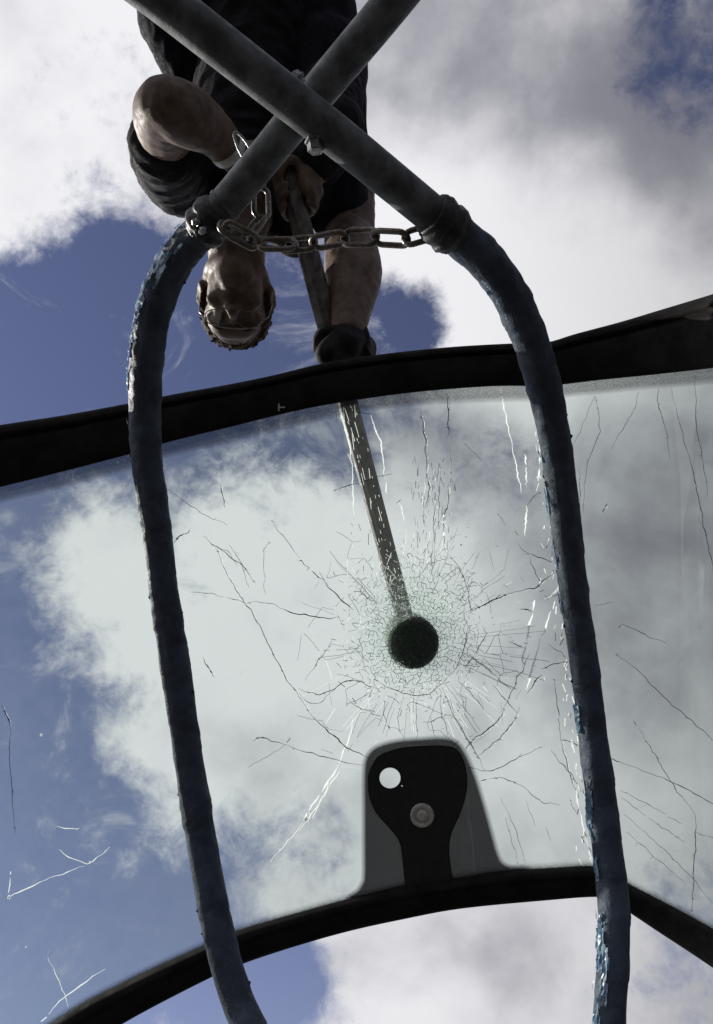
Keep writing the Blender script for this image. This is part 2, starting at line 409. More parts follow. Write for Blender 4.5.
for i, (x, y) in enumerate(tab):
    (ax, ay), (bx, by) = tab[i - 1], tab[(i + 1) % len(tab)]
    nx, ny = (by - ay), -(bx - ax); l = math.hypot(nx, ny) or 1
    nx, ny = nx / l, ny / l
    v = bm.verts.new(on(x + nx * 5.5, y + ny * 5.5, -.0045)); v[lay] = 0; ring.append(v)
for i in range(len(tab)):
    j = (i + 1) % len(tab); bm.faces.new((vo[i], vo[j], ring[j], ring[i]))
obj('frit_tab', bm, M['frit'], ws, smooth=False)
br = [(368, 778), (371, 767), (380, 755), (400, 748), (420, 746), (440, 745.5), (455, 748), (463, 758), (467, 774), (467, 790), (464, 803), (459, 817), (452, 832), (449.5, 845), (450, 860), (453, 878), (456, 893),
      (407, 900), (405, 885), (402, 858), (399, 841), (389, 828), (376, 813), (369, 796)]
br = smooth_loop(br, 3)
bm = bmesh.new()
fo, fi = fill2d(bm, br, hole, -.014); bo, bi = fill2d(bm, br, hole, -.006)
for a, b in ((fo, bo), (fi, bi)):
    for i in range(len(a)):
        j = (i + 1) % len(a); bm.faces.new((a[i], a[j], b[j], b[i]))
bmesh.ops.recalc_face_normals(bm, faces=bm.faces)
rimE = [e for e in bm.edges if len(e.link_faces) == 2 and e.calc_face_angle(0) > 1.0]
bmesh.ops.bevel(bm, geom=rimE, offset=.0022, segments=2, affect='EDGES')
mb = obj('mirror_bracket', bm, M['bracket'], ws, smooth=False)
bm = bmesh.new()
NRM = (-FWD + UP * .06).normalized()
lathe(bm, on(422, 815, -.0135), NRM, [(0, .0185), (.003, .0185), (.0042, .0174), (.0046, .0118), (.0022, .0114), (.0022, .0084), (.0066, .0080), (.0076, .0070), (.0077, .001)], 26)
obj('screw', bm, M['screw'], mb)
bm = bmesh.new()                 # small T shaped print on the upper frame
def quad(bm, x0, y0, x1, y1, off):
    bm.faces.new([bm.verts.new(on(x, y, off)) for x, y in ((x0, y0), (x1, y0), (x1, y1), (x0, y1))])
quad(bm, 278, 403.5, 279.6, 411, -.0235); quad(bm, 279.6, 406.6, 285, 408, -.0235)
obj('printed_mark', bm, M['mark'], ws, smooth=False)

# cracks: every one that can be followed is its own part
CR = 'dark'
cracks = [
 # left of the hole
 ('d', 1.5, [(174, 543), (177, 538), (181, 535), (189, 532)]), ('g', 1.0, [(202, 537), (216, 546), (234, 560), (247, 570), (255, 583)]),
 ('g', 1.3, [(217, 549), (227, 574), (244, 601), (258, 623), (272, 651), (287, 679), (301, 699), (312, 717)]), ('d', 1.4, [(312, 717), (334, 736), (348, 748), (368, 757)]),
 ('g', .7, [(191, 592), (216, 595), (244, 602)]), ('g', .7, [(244, 602), (269, 603), (283, 609)]), ('d', 1.3, [(283, 609), (292, 612), (317, 617), (340, 618)]),
 ('g', .9, [(272, 522), (285, 539), (300, 557)]), ('d', 1.2, [(298, 562), (303, 563), (323, 581), (340, 598), (354, 610)]), ('g', .5, [(269, 542), (264, 553), (264, 573), (265, 595)]),
 ('d', 1.2, [(220, 483), (223, 497), (225, 508)]), ('d', 1.4, [(203, 658), (208, 667), (215, 678)]), ('g', .6, [(168, 490), (200, 512), (227, 525)]),
 ('g', .6, [(229, 545), (240, 562), (248, 588)]), ('g', .7, [(216, 548), (228, 552), (237, 566)]),
 ('d', 1.2, [(253, 740), (258, 737), (264, 738), (287, 746)]), ('g', 1.0, [(287, 746), (320, 756), (364, 766)]), ('d', 1.0, [(291, 738), (287, 742)]), ('g', .5, [(284, 746), (266, 757), (249, 767)]),
 ('g', 1.1, [(299, 689), (315, 694), (329, 692), (348, 680), (365, 683)]), ('g', .8, [(305, 680), (320, 658), (333, 640)]), ('g', .9, [(299, 692), (308, 702), (320, 703), (334, 690)]),
 ('p', 2.0, [(303, 820), (318, 797), (337, 769)]), ('p', 1.4, [(337, 769), (347, 742), (354, 718)]), ('p', 1.5, [(313, 818), (327, 790), (341, 770)]), ('p', 1.0, [(300, 830), (322, 800), (330, 780)]), ('p', .8, [(270, 862), (288, 842), (303, 822)]),
 # round the hole
 ('g', 1.0, [(447, 552), (457, 565), (466, 585), (470, 605), (471, 612)]), ('d', 1.6, [(472, 612), (486, 604), (493, 600), (514, 592)]), ('d', 1.2, [(514, 592), (534, 588), (543, 581), (555, 574)]),
 ('d', 1.1, [(469, 625), (466, 640), (463, 652), (457, 668)]), ('g', 1.0, [(457, 668), (441, 684), (425, 695), (410, 695), (390, 688), (374, 679)]), ('g', .9, [(340, 684), (351, 680), (365, 684), (378, 689)]),
 ('d', 1.1, [(488, 632), (481, 643), (475, 654), (466, 666)]), ('g', .9, [(463, 652), (484, 666), (500, 679)]), ('g', .8, [(463, 665), (480, 667)]),
 ('d', .8, [(470, 658), (489, 671), (511, 690)]), ('d', .8, [(492, 685), (505, 699), (517, 712)]), ('d', 1.4, [(465, 749), (475, 739), (486, 731), (497, 722), (503, 712)]), ('g', 1.0, [(503, 712), (511, 693), (522, 669), (530, 655)]),
 ('g', 1.2, [(476, 757), (486, 750), (495, 742), (506, 731), (514, 720), (520, 706)]), ('g', 1.0, [(445, 693), (456, 721), (470, 743), (478, 759)]), ('d', .7, [(459, 680), (474, 697), (489, 715)]),
 ('g', .9, [(508, 641), (525, 648)]), ('d', .8, [(442, 688), (453, 714), (473, 747), (484, 770)]), ('g', .8, [(417, 697), (416, 718), (417, 739)]), ('g', .9, [(441, 694), (442, 716), (452, 739)]), ('g', .8, [(430, 715), (432, 728), (436, 738)]),
 ('g', .9, [(360, 640), (362, 655), (366, 672)]), ('g', .8, [(348, 700), (360, 708), (374, 712)]), ('g', .8, [(385, 700), (384, 716), (390, 730)]), ('g', .7, [(402, 700), (398, 722), (404, 738)]),
 ('g', .7, [(455, 690), (462, 700), (466, 716)]), ('g', .8, [(423, 722), (436, 720), (446, 715)]),
 # right, up to the second pole
 ('g', 1.0, [(549, 507), (553, 530), (557, 560)]), ('d', .9, [(530, 557), (534, 570), (540, 581)]), ('d', 1.0, [(529, 554), (540, 557), (552, 562)]), ('g', .6, [(517, 543), (529, 556)]),
 ('p', 2.2, [(534, 600), (531, 620), (527, 639), (522, 666)]), ('p', 2.0, [(551, 611), (546, 626), (540, 639)]), ('p', 2.4, [(540, 639), (532, 671), (526, 690)]), ('p', 1.2, [(545, 600), (556, 590), (559, 570)]),
 ('d', 1.2, [(527, 693), (536, 680), (542, 675)]), ('d', 1.0, [(541, 669), (553, 664), (568, 662)]), ('d', .9, [(554, 680), (558, 710), (561, 739)]), ('d', 1.1, [(561, 739), (566, 760), (571, 778), (575, 790)]), ('p', 1.3, [(575, 790), (580, 812), (586, 838), (593, 866)]),
 ('g', .8, [(541, 491), (533, 498), (527, 506)]), ('p', 1.8, [(527, 506), (526, 520), (525, 535)]), ('d', 1.2, [(520, 610), (527, 609), (531, 611)]), ('g', .8, [(548, 645), (558, 651), (566, 658)]),
 ('g', 1.0, [(470, 767), (483, 771), (495, 770), (510, 762), (523, 756), (543, 746)]), ('g', 1.1, [(480, 780), (496, 778), (512, 781), (521, 785)]), ('g', .9, [(521, 785), (533, 795), (543, 802), (560, 805)]),
 ('d', .8, [(551, 750), (560, 762), (568, 770), (576, 782), (582, 792)]), ('d', .9, [(561, 739), (571, 742), (580, 747)]), ('g', .7, [(501, 798), (515, 829), (526, 865)]), ('g', .6, [(505, 817), (512, 840), (518, 864)]),
 ('g', .5, [(526, 800), (535, 826)]), ('g', .6, [(546, 826), (551, 841)]), ('p', 1.0, [(466, 792), (468, 806), (470, 820), (473, 850), (475, 878)]), ('g', .7, [(570, 800), (577, 815)]),
 # above the hole
 ('d', 1.3, [(421, 410), (424, 431), (426, 452), (427, 474)]), ('d', 1.1, [(427, 474), (429, 490), (426, 508)]), ('d', 1.3, [(448, 393), (448, 415), (448, 437)]), ('p', 1.2, [(450, 440), (451, 470), (450, 494)]),
 ('d', 1.1, [(450, 494), (446, 510), (443, 525), (445, 552)]), ('p', 1.8, [(500, 387), (503, 404), (512, 444)]), ('p', 1.3, [(512, 444), (517, 470), (522, 494)]), ('p', 1.8, [(525, 454), (526, 470), (527, 484)]), ('p', 1.8, [(532, 400), (536, 420), (539, 441), (539, 481)]),
 ('g', 1.1, [(333, 491), (343, 487), (357, 484)]), ('g', .7, [(357, 484), (375, 478), (392, 474)]), ('d', .9, [(354, 412), (362, 413), (370, 415)]), ('p', 1.5, [(370, 415), (376, 430), (381, 444), (384, 471), (387, 494)]),
 ('p', 2.0, [(339, 408), (346, 432), (352, 461)]), ('p', 1.2, [(352, 461), (353, 490), (354, 515)]), ('g', .9, [(436, 498), (434, 521), (434, 552)]), ('g', .5, [(465, 444), (474, 453), (482, 461)]), ('g', .6, [(497, 513), (505, 525)]),
 ('g', .8, [(440, 470), (439, 500), (438, 530)]), ('g', .7, [(432, 540), (431, 565), (434, 585)]), ('p', 1.1, [(395, 500), (402, 510), (404, 522)]),
 # beyond the second pole
 ('g', .6, [(595, 397), (584, 421), (572, 449)]), ('g', .8, [(596, 397), (599, 415), (598, 437), (587, 467), (583, 512)]), ('g', .7, [(639, 391), (634, 409), (621, 431), (611, 450)]), ('d', .8, [(658, 388), (658, 403), (666, 431), (670, 458)]),
 ('d', 1.0, [(671, 388), (681, 428), (693, 473), (705, 531), (713, 567), (730, 650)]), ('d', .9, [(695, 376), (697, 425), (705, 473), (708, 497)]), ('d', 1.3, [(607, 503), (602, 512)]), ('g', .8, [(618, 628), (625, 625), (646, 635), (666, 643)]),
 ('d', .8, [(615, 653), (635, 668), (657, 690), (690, 720), (713, 740), (740, 765)]), ('g', .8, [(579, 467), (580, 490), (580, 518)]), ('d', 1.3, [(609, 758), (621, 762)]), ('d', .9, [(621, 762), (671, 782), (713, 803), (740, 812)]),
 ('g', .9, [(634, 722), (655, 755), (674, 786), (695, 814)]), ('d', .9, [(695, 814), (696, 836), (694, 870), (692, 911)]), ('g', .7, [(620, 790), (650, 806), (681, 823)]), ('g', .7, [(621, 797), (652, 820), (684, 842)]), ('g', .7, [(624, 814), (660, 846), (693, 879), (713, 904)]),
 ('g', .7, [(627, 832), (655, 857), (684, 882)]), ('g', .7, [(696, 832), (713, 839)]), ('g', .5, [(595, 605), (612, 602)]),
 # beyond the first pole
 ('d', 1.1, [(2, 706), (8, 718), (10, 725)]), ('g', .9, [(10, 725), (10, 767), (15, 834)]), ('p', 1.0, [(57, 826), (68, 829), (80, 828)]), ('p', 1.0, [(59, 849), (67, 856), (90, 862), (109, 847)]), ('p', 1.3, [(8, 898), (42, 881)]), ('p', .8, [(42, 881), (84, 866)]),
 ('p', 1.2, [(8, 898), (11, 872)]), ('p', .8, [(48, 957), (60, 985), (69, 1007)]), ('p', 1.1, [(42, 1022), (66, 996), (105, 969)]),
]
CM = {'d': M['dark_crack'], 'g': M['grey_crack'], 'p': M['pale_crack']}  # glints and dark internal reflections of the clear cracks, put into the colour
PX = 1.2 / FOC
def ribbon(bm, pts, half):
    """a sliver lying in the glass; half(i) is its half width in pixels"""
    rows = []
    for i, (x, y) in enumerate(pts):
        a, b = pts[max(0, i - 1)], pts[min(len(pts) - 1, i + 1)]; dx, dy = b[0] - a[0], b[1] - a[1]; l = math.hypot(dx, dy) or 1
        h = half(i); ex = dy / l * h; t = 1.3 * ex * PX; c = -.0012 - abs(t)     # turned towards the sun like a facet
        rows.append((bm.verts.new(on(x - ex, y + dx / l * h, c - t)), bm.verts.new(on(x + ex, y - dx / l * h, c + t))))
    for a, b in zip(rows, rows[1:]): bm.faces.new((a[0], a[1], b[1], b[0]))
twin_lines = []
def crack_mesh(pts, w, kind):
    s = spline(pts, 10); ps = []
    for i, (x, y) in enumerate(s):
        j = (noise.noise(Vector((x * .11, y * .11, 3))) * 2.2 + noise.noise(Vector((x * .35, y * .35, 9))) * 1.0)
        ps.append((x + j * .8, y + noise.noise(Vector((x * .12, y * .12, 30))) * 1.8))
    bm = bmesh.new(); run = []
    def flush():
        if len(run) > 1:
            n = len(run)
            seed = random.random() * 50
            def rad(i, f, th):
                e = min(1, .25 + 2.2 * f, .25 + 2.2 * (1 - f)) if n > 3 else 1
                return max(.00025, .54 * w * PX * e * (.95 + .6 * noise.noise(Vector((i * .6, seed, 0)))))
            if kind == 'p': ribbon(bm, list(run), lambda i: rad(i, i / max(1, n - 1), 0) / PX)
            else: tube(bm, [on(x, y, -.0018) for x, y in run], rad, 4)
        run.clear()
    gap = {'d': .004, 'g': .010, 'p': .03}[kind]; w *= .85 if kind == 'p' else .74
    for q in ps:
        run.append(q)
        if random.random() < gap: flush()
        if random.random() < .05 and kind != 'p':     # a crumb on the crack
            tube(bm, [on(q[0] - 1.2, q[1] - .5, -.002), on(q[0] + 1.0, q[1] + .8, -.002)], .45 * w * PX, 4)
        if kind == 'p' and random.random() < .14:     # a bright flake
            a = random.random() * 3.1; L = random.uniform(.6, 2.2)
            vs = [bm.verts.new(on(q[0] + random.uniform(-L, L), q[1] + random.uniform(-L, L), -.002)) for _ in range(3)]; bm.faces.new(vs)
    flush()
    if kind != 'p':
        for i in range(1, len(ps) - 1):
            q = ps[i]; dx, dy = ps[i + 1][0] - ps[i - 1][0], ps[i + 1][1] - ps[i - 1][1]; a = math.atan2(dy, dx)
            if random.random() < .025:               # a twig leaving the crack
                a2 = a + random.choice((-1, 1)) * random.uniform(.4, 1.1); L = random.uniform(1.5, 4)
                tube(bm, [on(q[0] + L * k * math.cos(a2 + .2 * k) / 2, q[1] + L * k * math.sin(a2 + .2 * k) / 2, -.0019) for k in range(3)], .3 * w * PX, 3)
            if w > .8 and random.random() < .42:     # its bright twin in the inner ply
                twin_lines.append(((q[0] + 1.5, q[1] + .7), (ps[i + 1][0] + 1.5, ps[i + 1][1] + .7), w * random.uniform(.25, .6)))
    if not bm.faces: tube(bm, [on(*ps[0], -.0018), on(*ps[-1], -.0018)], .3 * w * PX, 4)
    return bm
for kind, w, pts in cracks:
    obj('crack', crack_mesh(pts, w, kind), CM[kind], ws, smooth=False)

# the finely crazed glass round the blow
HX, HY = 413, 643
rnd = random.Random(11)
bms = {k: bmesh.new() for k in 'dgp'}
def seg(kind, a, b, w):
    if kind == 'p': ribbon(bms[kind], [a, b], lambda i: max(.14, .42 * w)); return
    tube(bms[kind], [on(*a, -.0016), on(*b, -.0016)], max(.0002, .42 * w * PX), 3)
for a_, b_, w_ in twin_lines: seg('p', a_, b_, w_)
def warp(x, y):
    return (x + noise.noise(Vector((x * .05, y * .05, 1))) * 4 + noise.noise(Vector((x * .17, y * .17, 7))) * 2.2, y + noise.noise(Vector((x * .05, y * .05, 21))) * 4 + noise.noise(Vector((x * .17, y * .17, 31))) * 2.2)
def reach(th):                   # how far the crazing goes in a direction (further up along the handle)
    c = -math.sin(th)
    return 66 + 34 * max(0, c) ** 1.5 + 10 * noise.noise(Vector((math.cos(th) * 2, math.sin(th) * 2, 4)))
def pick():
    q = rnd.random()
    return 'd' if q < .40 else ('g' if q < .72 else 'p')
from mathutils.geometry import delaunay_2d_cdt
def net(pts, draw):
    """edges of the cell pattern round the points, handed to draw(a, b)"""
    vs, es, fs, _, _, _ = delaunay_2d_cdt([Vector(p) for p in pts], [], [], 0, 1e-6)
    cc = []; by = {}
    for n_, f in enumerate(fs):
        (ax, ay), (bx, by_), (cx_, cy_) = vs[f[0]], vs[f[1]], vs[f[2]]
        d_ = 2 * (ax * (by_ - cy_) + bx * (cy_ - ay) + cx_ * (ay - by_)) or 1e-9
        a2, b2, c2 = ax * ax + ay * ay, bx * bx + by_ * by_, cx_ * cx_ + cy_ * cy_
        cc.append(((a2 * (by_ - cy_) + b2 * (cy_ - ay) + c2 * (ay - by_)) / d_, (a2 * (cx_ - bx) + b2 * (ax - cx_) + c2 * (bx - ax)) / d_))
        for i in range(3):
            by.setdefault(tuple(sorted((f[i], f[i - 1]))), []).append(n_)
    for l in by.values():
        if len(l) == 2 and math.hypot(cc[l[0]][0] - cc[l[1]][0], cc[l[0]][1] - cc[l[1]][1]) < 34: draw(cc[l[0]], cc[l[1]])
pts = []; r = 2.0
while r < 122:                   # fine cells, growing away from the blow
    n = max(4, int(2 * math.pi * r / (3.1 + r * .022)))
    for k in range(n):
        th = 2 * math.pi * (k + rnd.uniform(-.45, .45)) / n + r
        rr = r + rnd.uniform(-1.6, 1.6); pts.append(warp(HX + rr * math.cos(th), HY + rr * math.sin(th)))
    r += 2.7 + r * .026
def fine(a, b):
    x, y = (a[0] + b[0]) / 2 - HX, (a[1] + b[1]) / 2 - HY; r_ = math.hypot(x, y); q = r_ / reach(math.atan2(y, x))
    keep = 1.2 - q ** 2.2 + .35 * noise.noise(Vector((x * .045, y * .045, 77)))
    if r_ < 23: keep *= .28
    kd = pick()
    if r_ < 24 and kd == 'p': kd = 'g'
    if rnd.random() < keep: seg(kd, a, b, rnd.uniform(.28, .80) * (1.2 - .35 * q))
net(pts, fine)
pts = []; r = 52.0
while r < 190:                   # long pieces between the main radial cracks
    n = int(2 * math.pi * r / (9 + r * .03))
    for k in range(n):
        th = 2 * math.pi * (k + rnd.uniform(-.4, .4)) / n + r
        rr = r + rnd.uniform(-9, 9); pts.append((HX + rr * math.cos(th), HY + rr * math.sin(th)))
    r += 21 + r * .05
def coarse(a, b):
    mx, my = (a[0] + b[0]) / 2, (a[1] + b[1]) / 2; x, y = mx - HX, my - HY; r_ = math.hypot(x, y)
    lim = 118 + 30 * max(0, y / r_) + 26 * noise.noise(Vector((x * .02, y * .02, 9)))
    if r_ < 55 or (360 < mx < 505 and my > 740): return
    if rnd.random() < (1.0 - (r_ / lim) ** 3) * .60 + (.10 if r_ < 150 else 0):
        kd = pick(); w_ = rnd.uniform(.25, .6); m_ = ((mx + rnd.uniform(-1.2, 1.2)), (my + rnd.uniform(-1.2, 1.2)))
        seg(kd, a, m_, w_); seg(kd, m_, b, w_)
net(pts, coarse)
for _ in range(46):              # hairline rays, straight, mostly in the lower half
    th = rnd.gauss(math.pi / 2, 1.15); r0 = rnd.uniform(48, 80); r1 = r0 + rnd.uniform(18, 75)
    if rnd.random() < .2: th = rnd.uniform(0, 6.28)
    q = []
    for k in range(7):
        rr = lerp(r0, r1, k / 6); q.append((HX + rr * math.cos(th) + noise.noise(Vector((rr * .06, th * 9, 2))) * 1.4, HY + rr * math.sin(th) + noise.noise(Vector((rr * .06, th * 9, 8))) * 1.4))
    kd = pick(); w_ = rnd.uniform(.22, .62)
    for a, b in zip(q, q[1:]):
        if 362 < b[0] < 502 and b[1] > 742: break
        if rnd.random() < .93: seg(kd, a, b, w_)
# loose ticks and splinters further out, running away from the blow or round it
for _ in range(130):
    th = rnd.uniform(0, 2 * math.pi); r = 60 + abs(rnd.gauss(0, 60)); up = -math.sin(th)
    if r > 75 + 70 * abs(math.sin(th)) + 45 * max(0, math.cos(th)): continue
    x, y = HX + r * math.cos(th), HY + r * math.sin(th)
    if 362 < x < 500 and y > 742: continue
    L = rnd.uniform(1.5, 7) * (1 + (rnd.random() < .12) * 2)
    a = th + rnd.gauss(0, .25) + (math.pi / 2 if rnd.random() < .35 else 0)
    seg(pick(), (x, y), (x + L * math.cos(a), y + L * math.sin(a)), rnd.uniform(.3, .9))
# splinters along the torn left edge of the second pole and down the handle
for _ in range(85):
    y = rnd.uniform(400, 860); x = 548 + (y - 480) * .115 - abs(rnd.gauss(0, 7)); a = rnd.gauss(1.5, .4); L = rnd.uniform(2, 9)
    seg('p' if rnd.random() < .5 else pick(), (x, y), (x + L * math.cos(a), y + L * math.sin(a)), rnd.uniform(.4, 1.2))
for _ in range(150):
    t = rnd.random() ** 1.6 if rnd.random() < .55 else 1 - rnd.random() ** 2 * .4
    x = lerp(347, 402, t) + rnd.gauss(0, 6); y = lerp(404, 608, t); a = rnd.gauss(1.30, .16 if t < .7 else .8); L = rnd.uniform(1, 4) if rnd.random() < .7 else rnd.uniform(6, 18)
    seg('p' if rnd.random() < .6 else pick(), (x, y), (x + L * math.cos(a), y + L * math.sin(a)), rnd.uniform(.22, .6))
for _ in range(110):
    x = rnd.gauss(432, 12); y = rnd.uniform(455, 560); a = rnd.gauss(1.6, .2); L = rnd.uniform(2, 10)
    seg(pick(), (x, y), (x + L * math.cos(a), y + L * math.sin(a)), rnd.uniform(.35, .8))
for k, b in bms.items():
    o = obj('crazed_splinters', b, CM[k], ws, smooth=False); o['kind'] = 'stuff'
# bright crumbs
bm = bmesh.new()
for (x, y, s) in ((463, 702, 3.2), (458, 711, 2.2), (464, 714, 2.0), (9, 897, 3.0), (90, 862, 1.6), (26, 947, 1.6), (41, 735, 2.2), (306, 819, 3.6), (527, 484, 2.6), (310, 812, 2.4), (411, 508, 1.8), (351, 533, 1.8), (466, 537, 1.5), (461, 545, 1.7), (118, 462, 1.6), (128, 456, 1.6), (124, 460, 1.2), (402, 786, 1.3)):
    for k in range(5):
        a = rnd.uniform(0, 6.28); q = [(x + s * rnd.uniform(.2, 1) * math.cos(a + j * 2.1), y + s * rnd.uniform(.2, 1) * math.sin(a + j * 2.1)) for j in range(3)]
        off = -.0022 - .0003 * k - (.022 if y > 770 and 395 < x < 410 else 0) - (.02 if x < 130 and y < 470 else 0)
        bm.faces.new([bm.verts.new(on(*p, off)) for p in q])
o = obj('glass_crumbs', bm, M['pale_crack'], ws, smooth=False); o['kind'] = 'stuff'
bm = bmesh.new()                 # facets of crushed glass that catch the sun
for _ in range(420):
    th = rnd.uniform(0, 6.28); rr = 25 + abs(rnd.gauss(0, 34)); x, y = HX + rr * math.cos(th), HY + rr * math.sin(th) - (12 if rnd.random() < .3 else 0); sz = rnd.uniform(.4, 1.1)
    if 362 < x < 500 and y > 742: continue
    bm.faces.new([bm.verts.new(on(x + sz * math.cos(a), y + sz * math.sin(a), -.0024)) for a in (th, th + rnd.uniform(1.6, 2.4), th + rnd.uniform(3.5, 4.6))])
o = obj('glass_glints', bm, M['pale_crack'], ws, smooth=False); o['kind'] = 'stuff'
# milky crushed skin
bm = bmesh.new(); lay = bm.verts.layers.float.new('fade'); sides = []
for off in (.0062, .0069):     # a thin frosted wafer, front and back
    rows = []
    for i in range(15):
        row = []
        for k in range(48):
            th = 2 * math.pi * k / 48; rr = reach(th) * i / 14; f = i / 14
            v = bm.verts.new(on(*warp(HX - 2 + rr * math.cos(th), HY - 4 + rr * math.sin(th)), off if i < 14 else .0066))
            v[lay] = max(0, (1 - f)) ** 1.2 * lerp(.52, .88, max(0, min(1, (rr - 13) / 15)))
            row.append(v)
        rows.append(row)
    for a, b in zip(rows, rows[1:]):
        for k in range(48): bm.faces.new((a[k], a[(k + 1) % 48], b[(k + 1) % 48], b[k]))
bmesh.ops.remove_doubles(bm, verts=bm.verts, dist=1e-5)
obj('crushed_glass', bm, M['crush'], ws)

# ------------------------------------------------------------------ the two cage tubes
RP = .0203
def cage(name, label, foam_pts, pipe_pts, foam_r, seedv, floor_xy, torn_spots):
    """foam_pts run from the ground end up to the collar, pipe_pts from the collar on"""
    low = P(*foam_pts[0]); foot = Vector((floor_xy[0], floor_xy[1], .0))
    t = thing(name, label, 'tube', foot, 'crossed bent tubes of the cage')
    fo = [Vector(q) for q in spline([tuple(P(*p)) for p in foam_pts], 14)]
    pi_ = [Vector(q) for q in spline([tuple(P(*p)) for p in pipe_pts], 14)]
    k = next((i for i, p in enumerate(fo)), 0)
    allp = [foot, foot.lerp(low, .5)] + fo + pi_[1:]
    bm = bmesh.new(); rp_ = resample(allp, .02); nb = min(range(len(rp_)), key=lambda i: (rp_[i] - fo[-1]).length)
    tube(bm, rp_, lambda i, f, th: RP if i > nb - 4 else .016, 24); obj('bare_tube', bm, M['steel'], t)
    # foam sleeve, wrinkled, with overlaps where it was wrapped
    path = resample([foot.lerp(low, .55), foot.lerp(low, .8)] + fo, .0035)
    sp = spline([(0.0, 1.0), (1.0, 1.0)], 2)
    rnd = random.Random(seedv); seams = sorted(rnd.uniform(0, len(path)) for _ in range(34))
    def rad(i, f, th):
        p = path[i]
        q = Vector((math.cos(th) * 1.3, math.sin(th) * 1.3, i * .030 + seedv))
        w = noise.noise(q) * .0014 + noise.noise(q * 3.1) * .0009 + abs(noise.noise(Vector((math.cos(th) * 2, math.sin(th) * 2, i * .16 + seedv * 3)))) * (.0012 + .0014 * max(0, min(1, (f - .7) / .15)))
        for s in seams:
            e = i - s - 4 * math.sin(th + s)
            if 0 <= e < 9: w += .0008 * (1 - e / 9)
        fr = foam_r(f)
        return fr + w
    bm = bmesh.new(); tube(bm, path, rad, 32); fs = obj('foam_sleeve', bm, M['blue_foam'], t)
    # torn crumpled skin on the foam, its pale sunlit tone put into the colour
    bm = bmesh.new(); n = len(path)
    for (f0, f1, side, span, thr) in torn_spots:
        i0, i1 = int(f0 * (n - 2)), int(f1 * (n - 2)); cols = 15; grid = []
        for i in range(i0, i1 + 1):
            p = path[i]; tn = (path[min(n - 1, i + 1)] - path[i - 1]).normalized()
            out = (side - tn * side.dot(tn)).normalized(); sd = tn.cross(out); row = []
            for k in range(cols):
                a = lerp(-span, span, k / (cols - 1)); u = Vector((i * .11, a * 2.2, seedv))
                h = .0016 + .0030 * abs(noise.noise(u * 2.1)) + .0016 * noise.noise(u * 5.3)
                row.append((p + (out * math.cos(a) + sd * math.sin(a)) * (foam_r(i / n) + .0008 + h), noise.noise(u * .8 + Vector((5, 1, 2))) + .5 * noise.noise(u * 2.6) - .55 * (abs(a) / span) ** 3))
            grid.append(row)
        vv = {}
        def vert(q):
            if q not in vv: vv[q] = bm.verts.new(grid[q[0]][q[1]][0])
            return vv[q]
        for a in range(len(grid) - 1):
            for b in range(cols - 1):
                if grid[a][b][1] > thr and (grid[a + 1][b + 1][1] > thr - .1):
                    bm.faces.new([vert(q) for q in ((a, b), (a, b + 1), (a + 1, b + 1), (a + 1, b))])
    if bm.faces:
        o = obj('torn_sunlit_skin', bm, M['torn'], t, smooth=False); o['kind'] = 'stuff'
    else: bm.free()
    # little nicks along the whole sleeve
    bm = bmesh.new()
    for _ in range(16):
        i = rnd.randrange(5, n - 5); p = path[i]; tn = (path[i + 1] - path[i]).normalized(); s = RIGHT * rnd.choice((-1, 1)) - FWD * rnd.uniform(-.2, .3)
        out = (s - tn * s.dot(tn)).normalized(); r0 = foam_r(i / n) + .0005
        a = p + out * r0; L = rnd.uniform(.002, .004)
        tube(bm, [a - tn * L, a + out * rnd.uniform(.0006, .002), a + tn * L * .8], lambda i, f, th: .0016 * (1 - abs(2 * f - 1) * .7), 5)
    o = obj('foam_nicks', bm, M['blue_foam'], t); o['kind'] = 'stuff'
    # taped collar
    c0 = P(*foam_pts[-1]); ax = (pi_[3] - fo[-6]).normalized()
    pth = [c0 + ax * s for s in [(-.018 + .0022 * q) for q in range(20)]]
    bm = bmesh.new()
    def cr(i, f, th):
        e = math.sqrt(max(0, 1 - (2 * f - 1) ** 4))
        return RP + .001 + .0044 * e + .0030 * noise.noise(Vector((math.cos(th) * 2.2, math.sin(th) * 2.2, f * 5 + seedv))) + (.0016 if int(f * 5) % 2 else 0)
    tube(bm, pth, cr, 30); obj('taped_collar', bm, M['tape'], t)
    return t, pi_, ax
dl = .80
tA, pA, axA = cage('cage_tube', 'left bent steel tube in dark blue foam, its bare end crossing behind the other', [(255, 1040, .93), (234, 990, .97), (218, 930, 1.0), (205, 860, 1.03), (191, 775, 1.06), (180, 700, 1.07), (168, 620, 1.07), (158, 540, 1.07), (147, 460, 1.06), (145, 400, 1.05), (148, 350, 1.02), (158, 300, .99), (177, 260, .96), (208, 224, .92)],
    [(208, 224, .92), (240, 187, .90), (290, 126, .865), (340, 66, .83), (390, 6, .80), (450, -70, .76), (520, -160, .70)],
    lambda f: .0203 + .0016 * max(0, min(1, (f - .72) / .15)), 3.0, (-.16, .95), [(.885, .985, -RIGHT * .8 + UP * .35 - FWD * .75, .95, -.12), (.80, .885, -RIGHT - FWD * .1, .4, .12)])
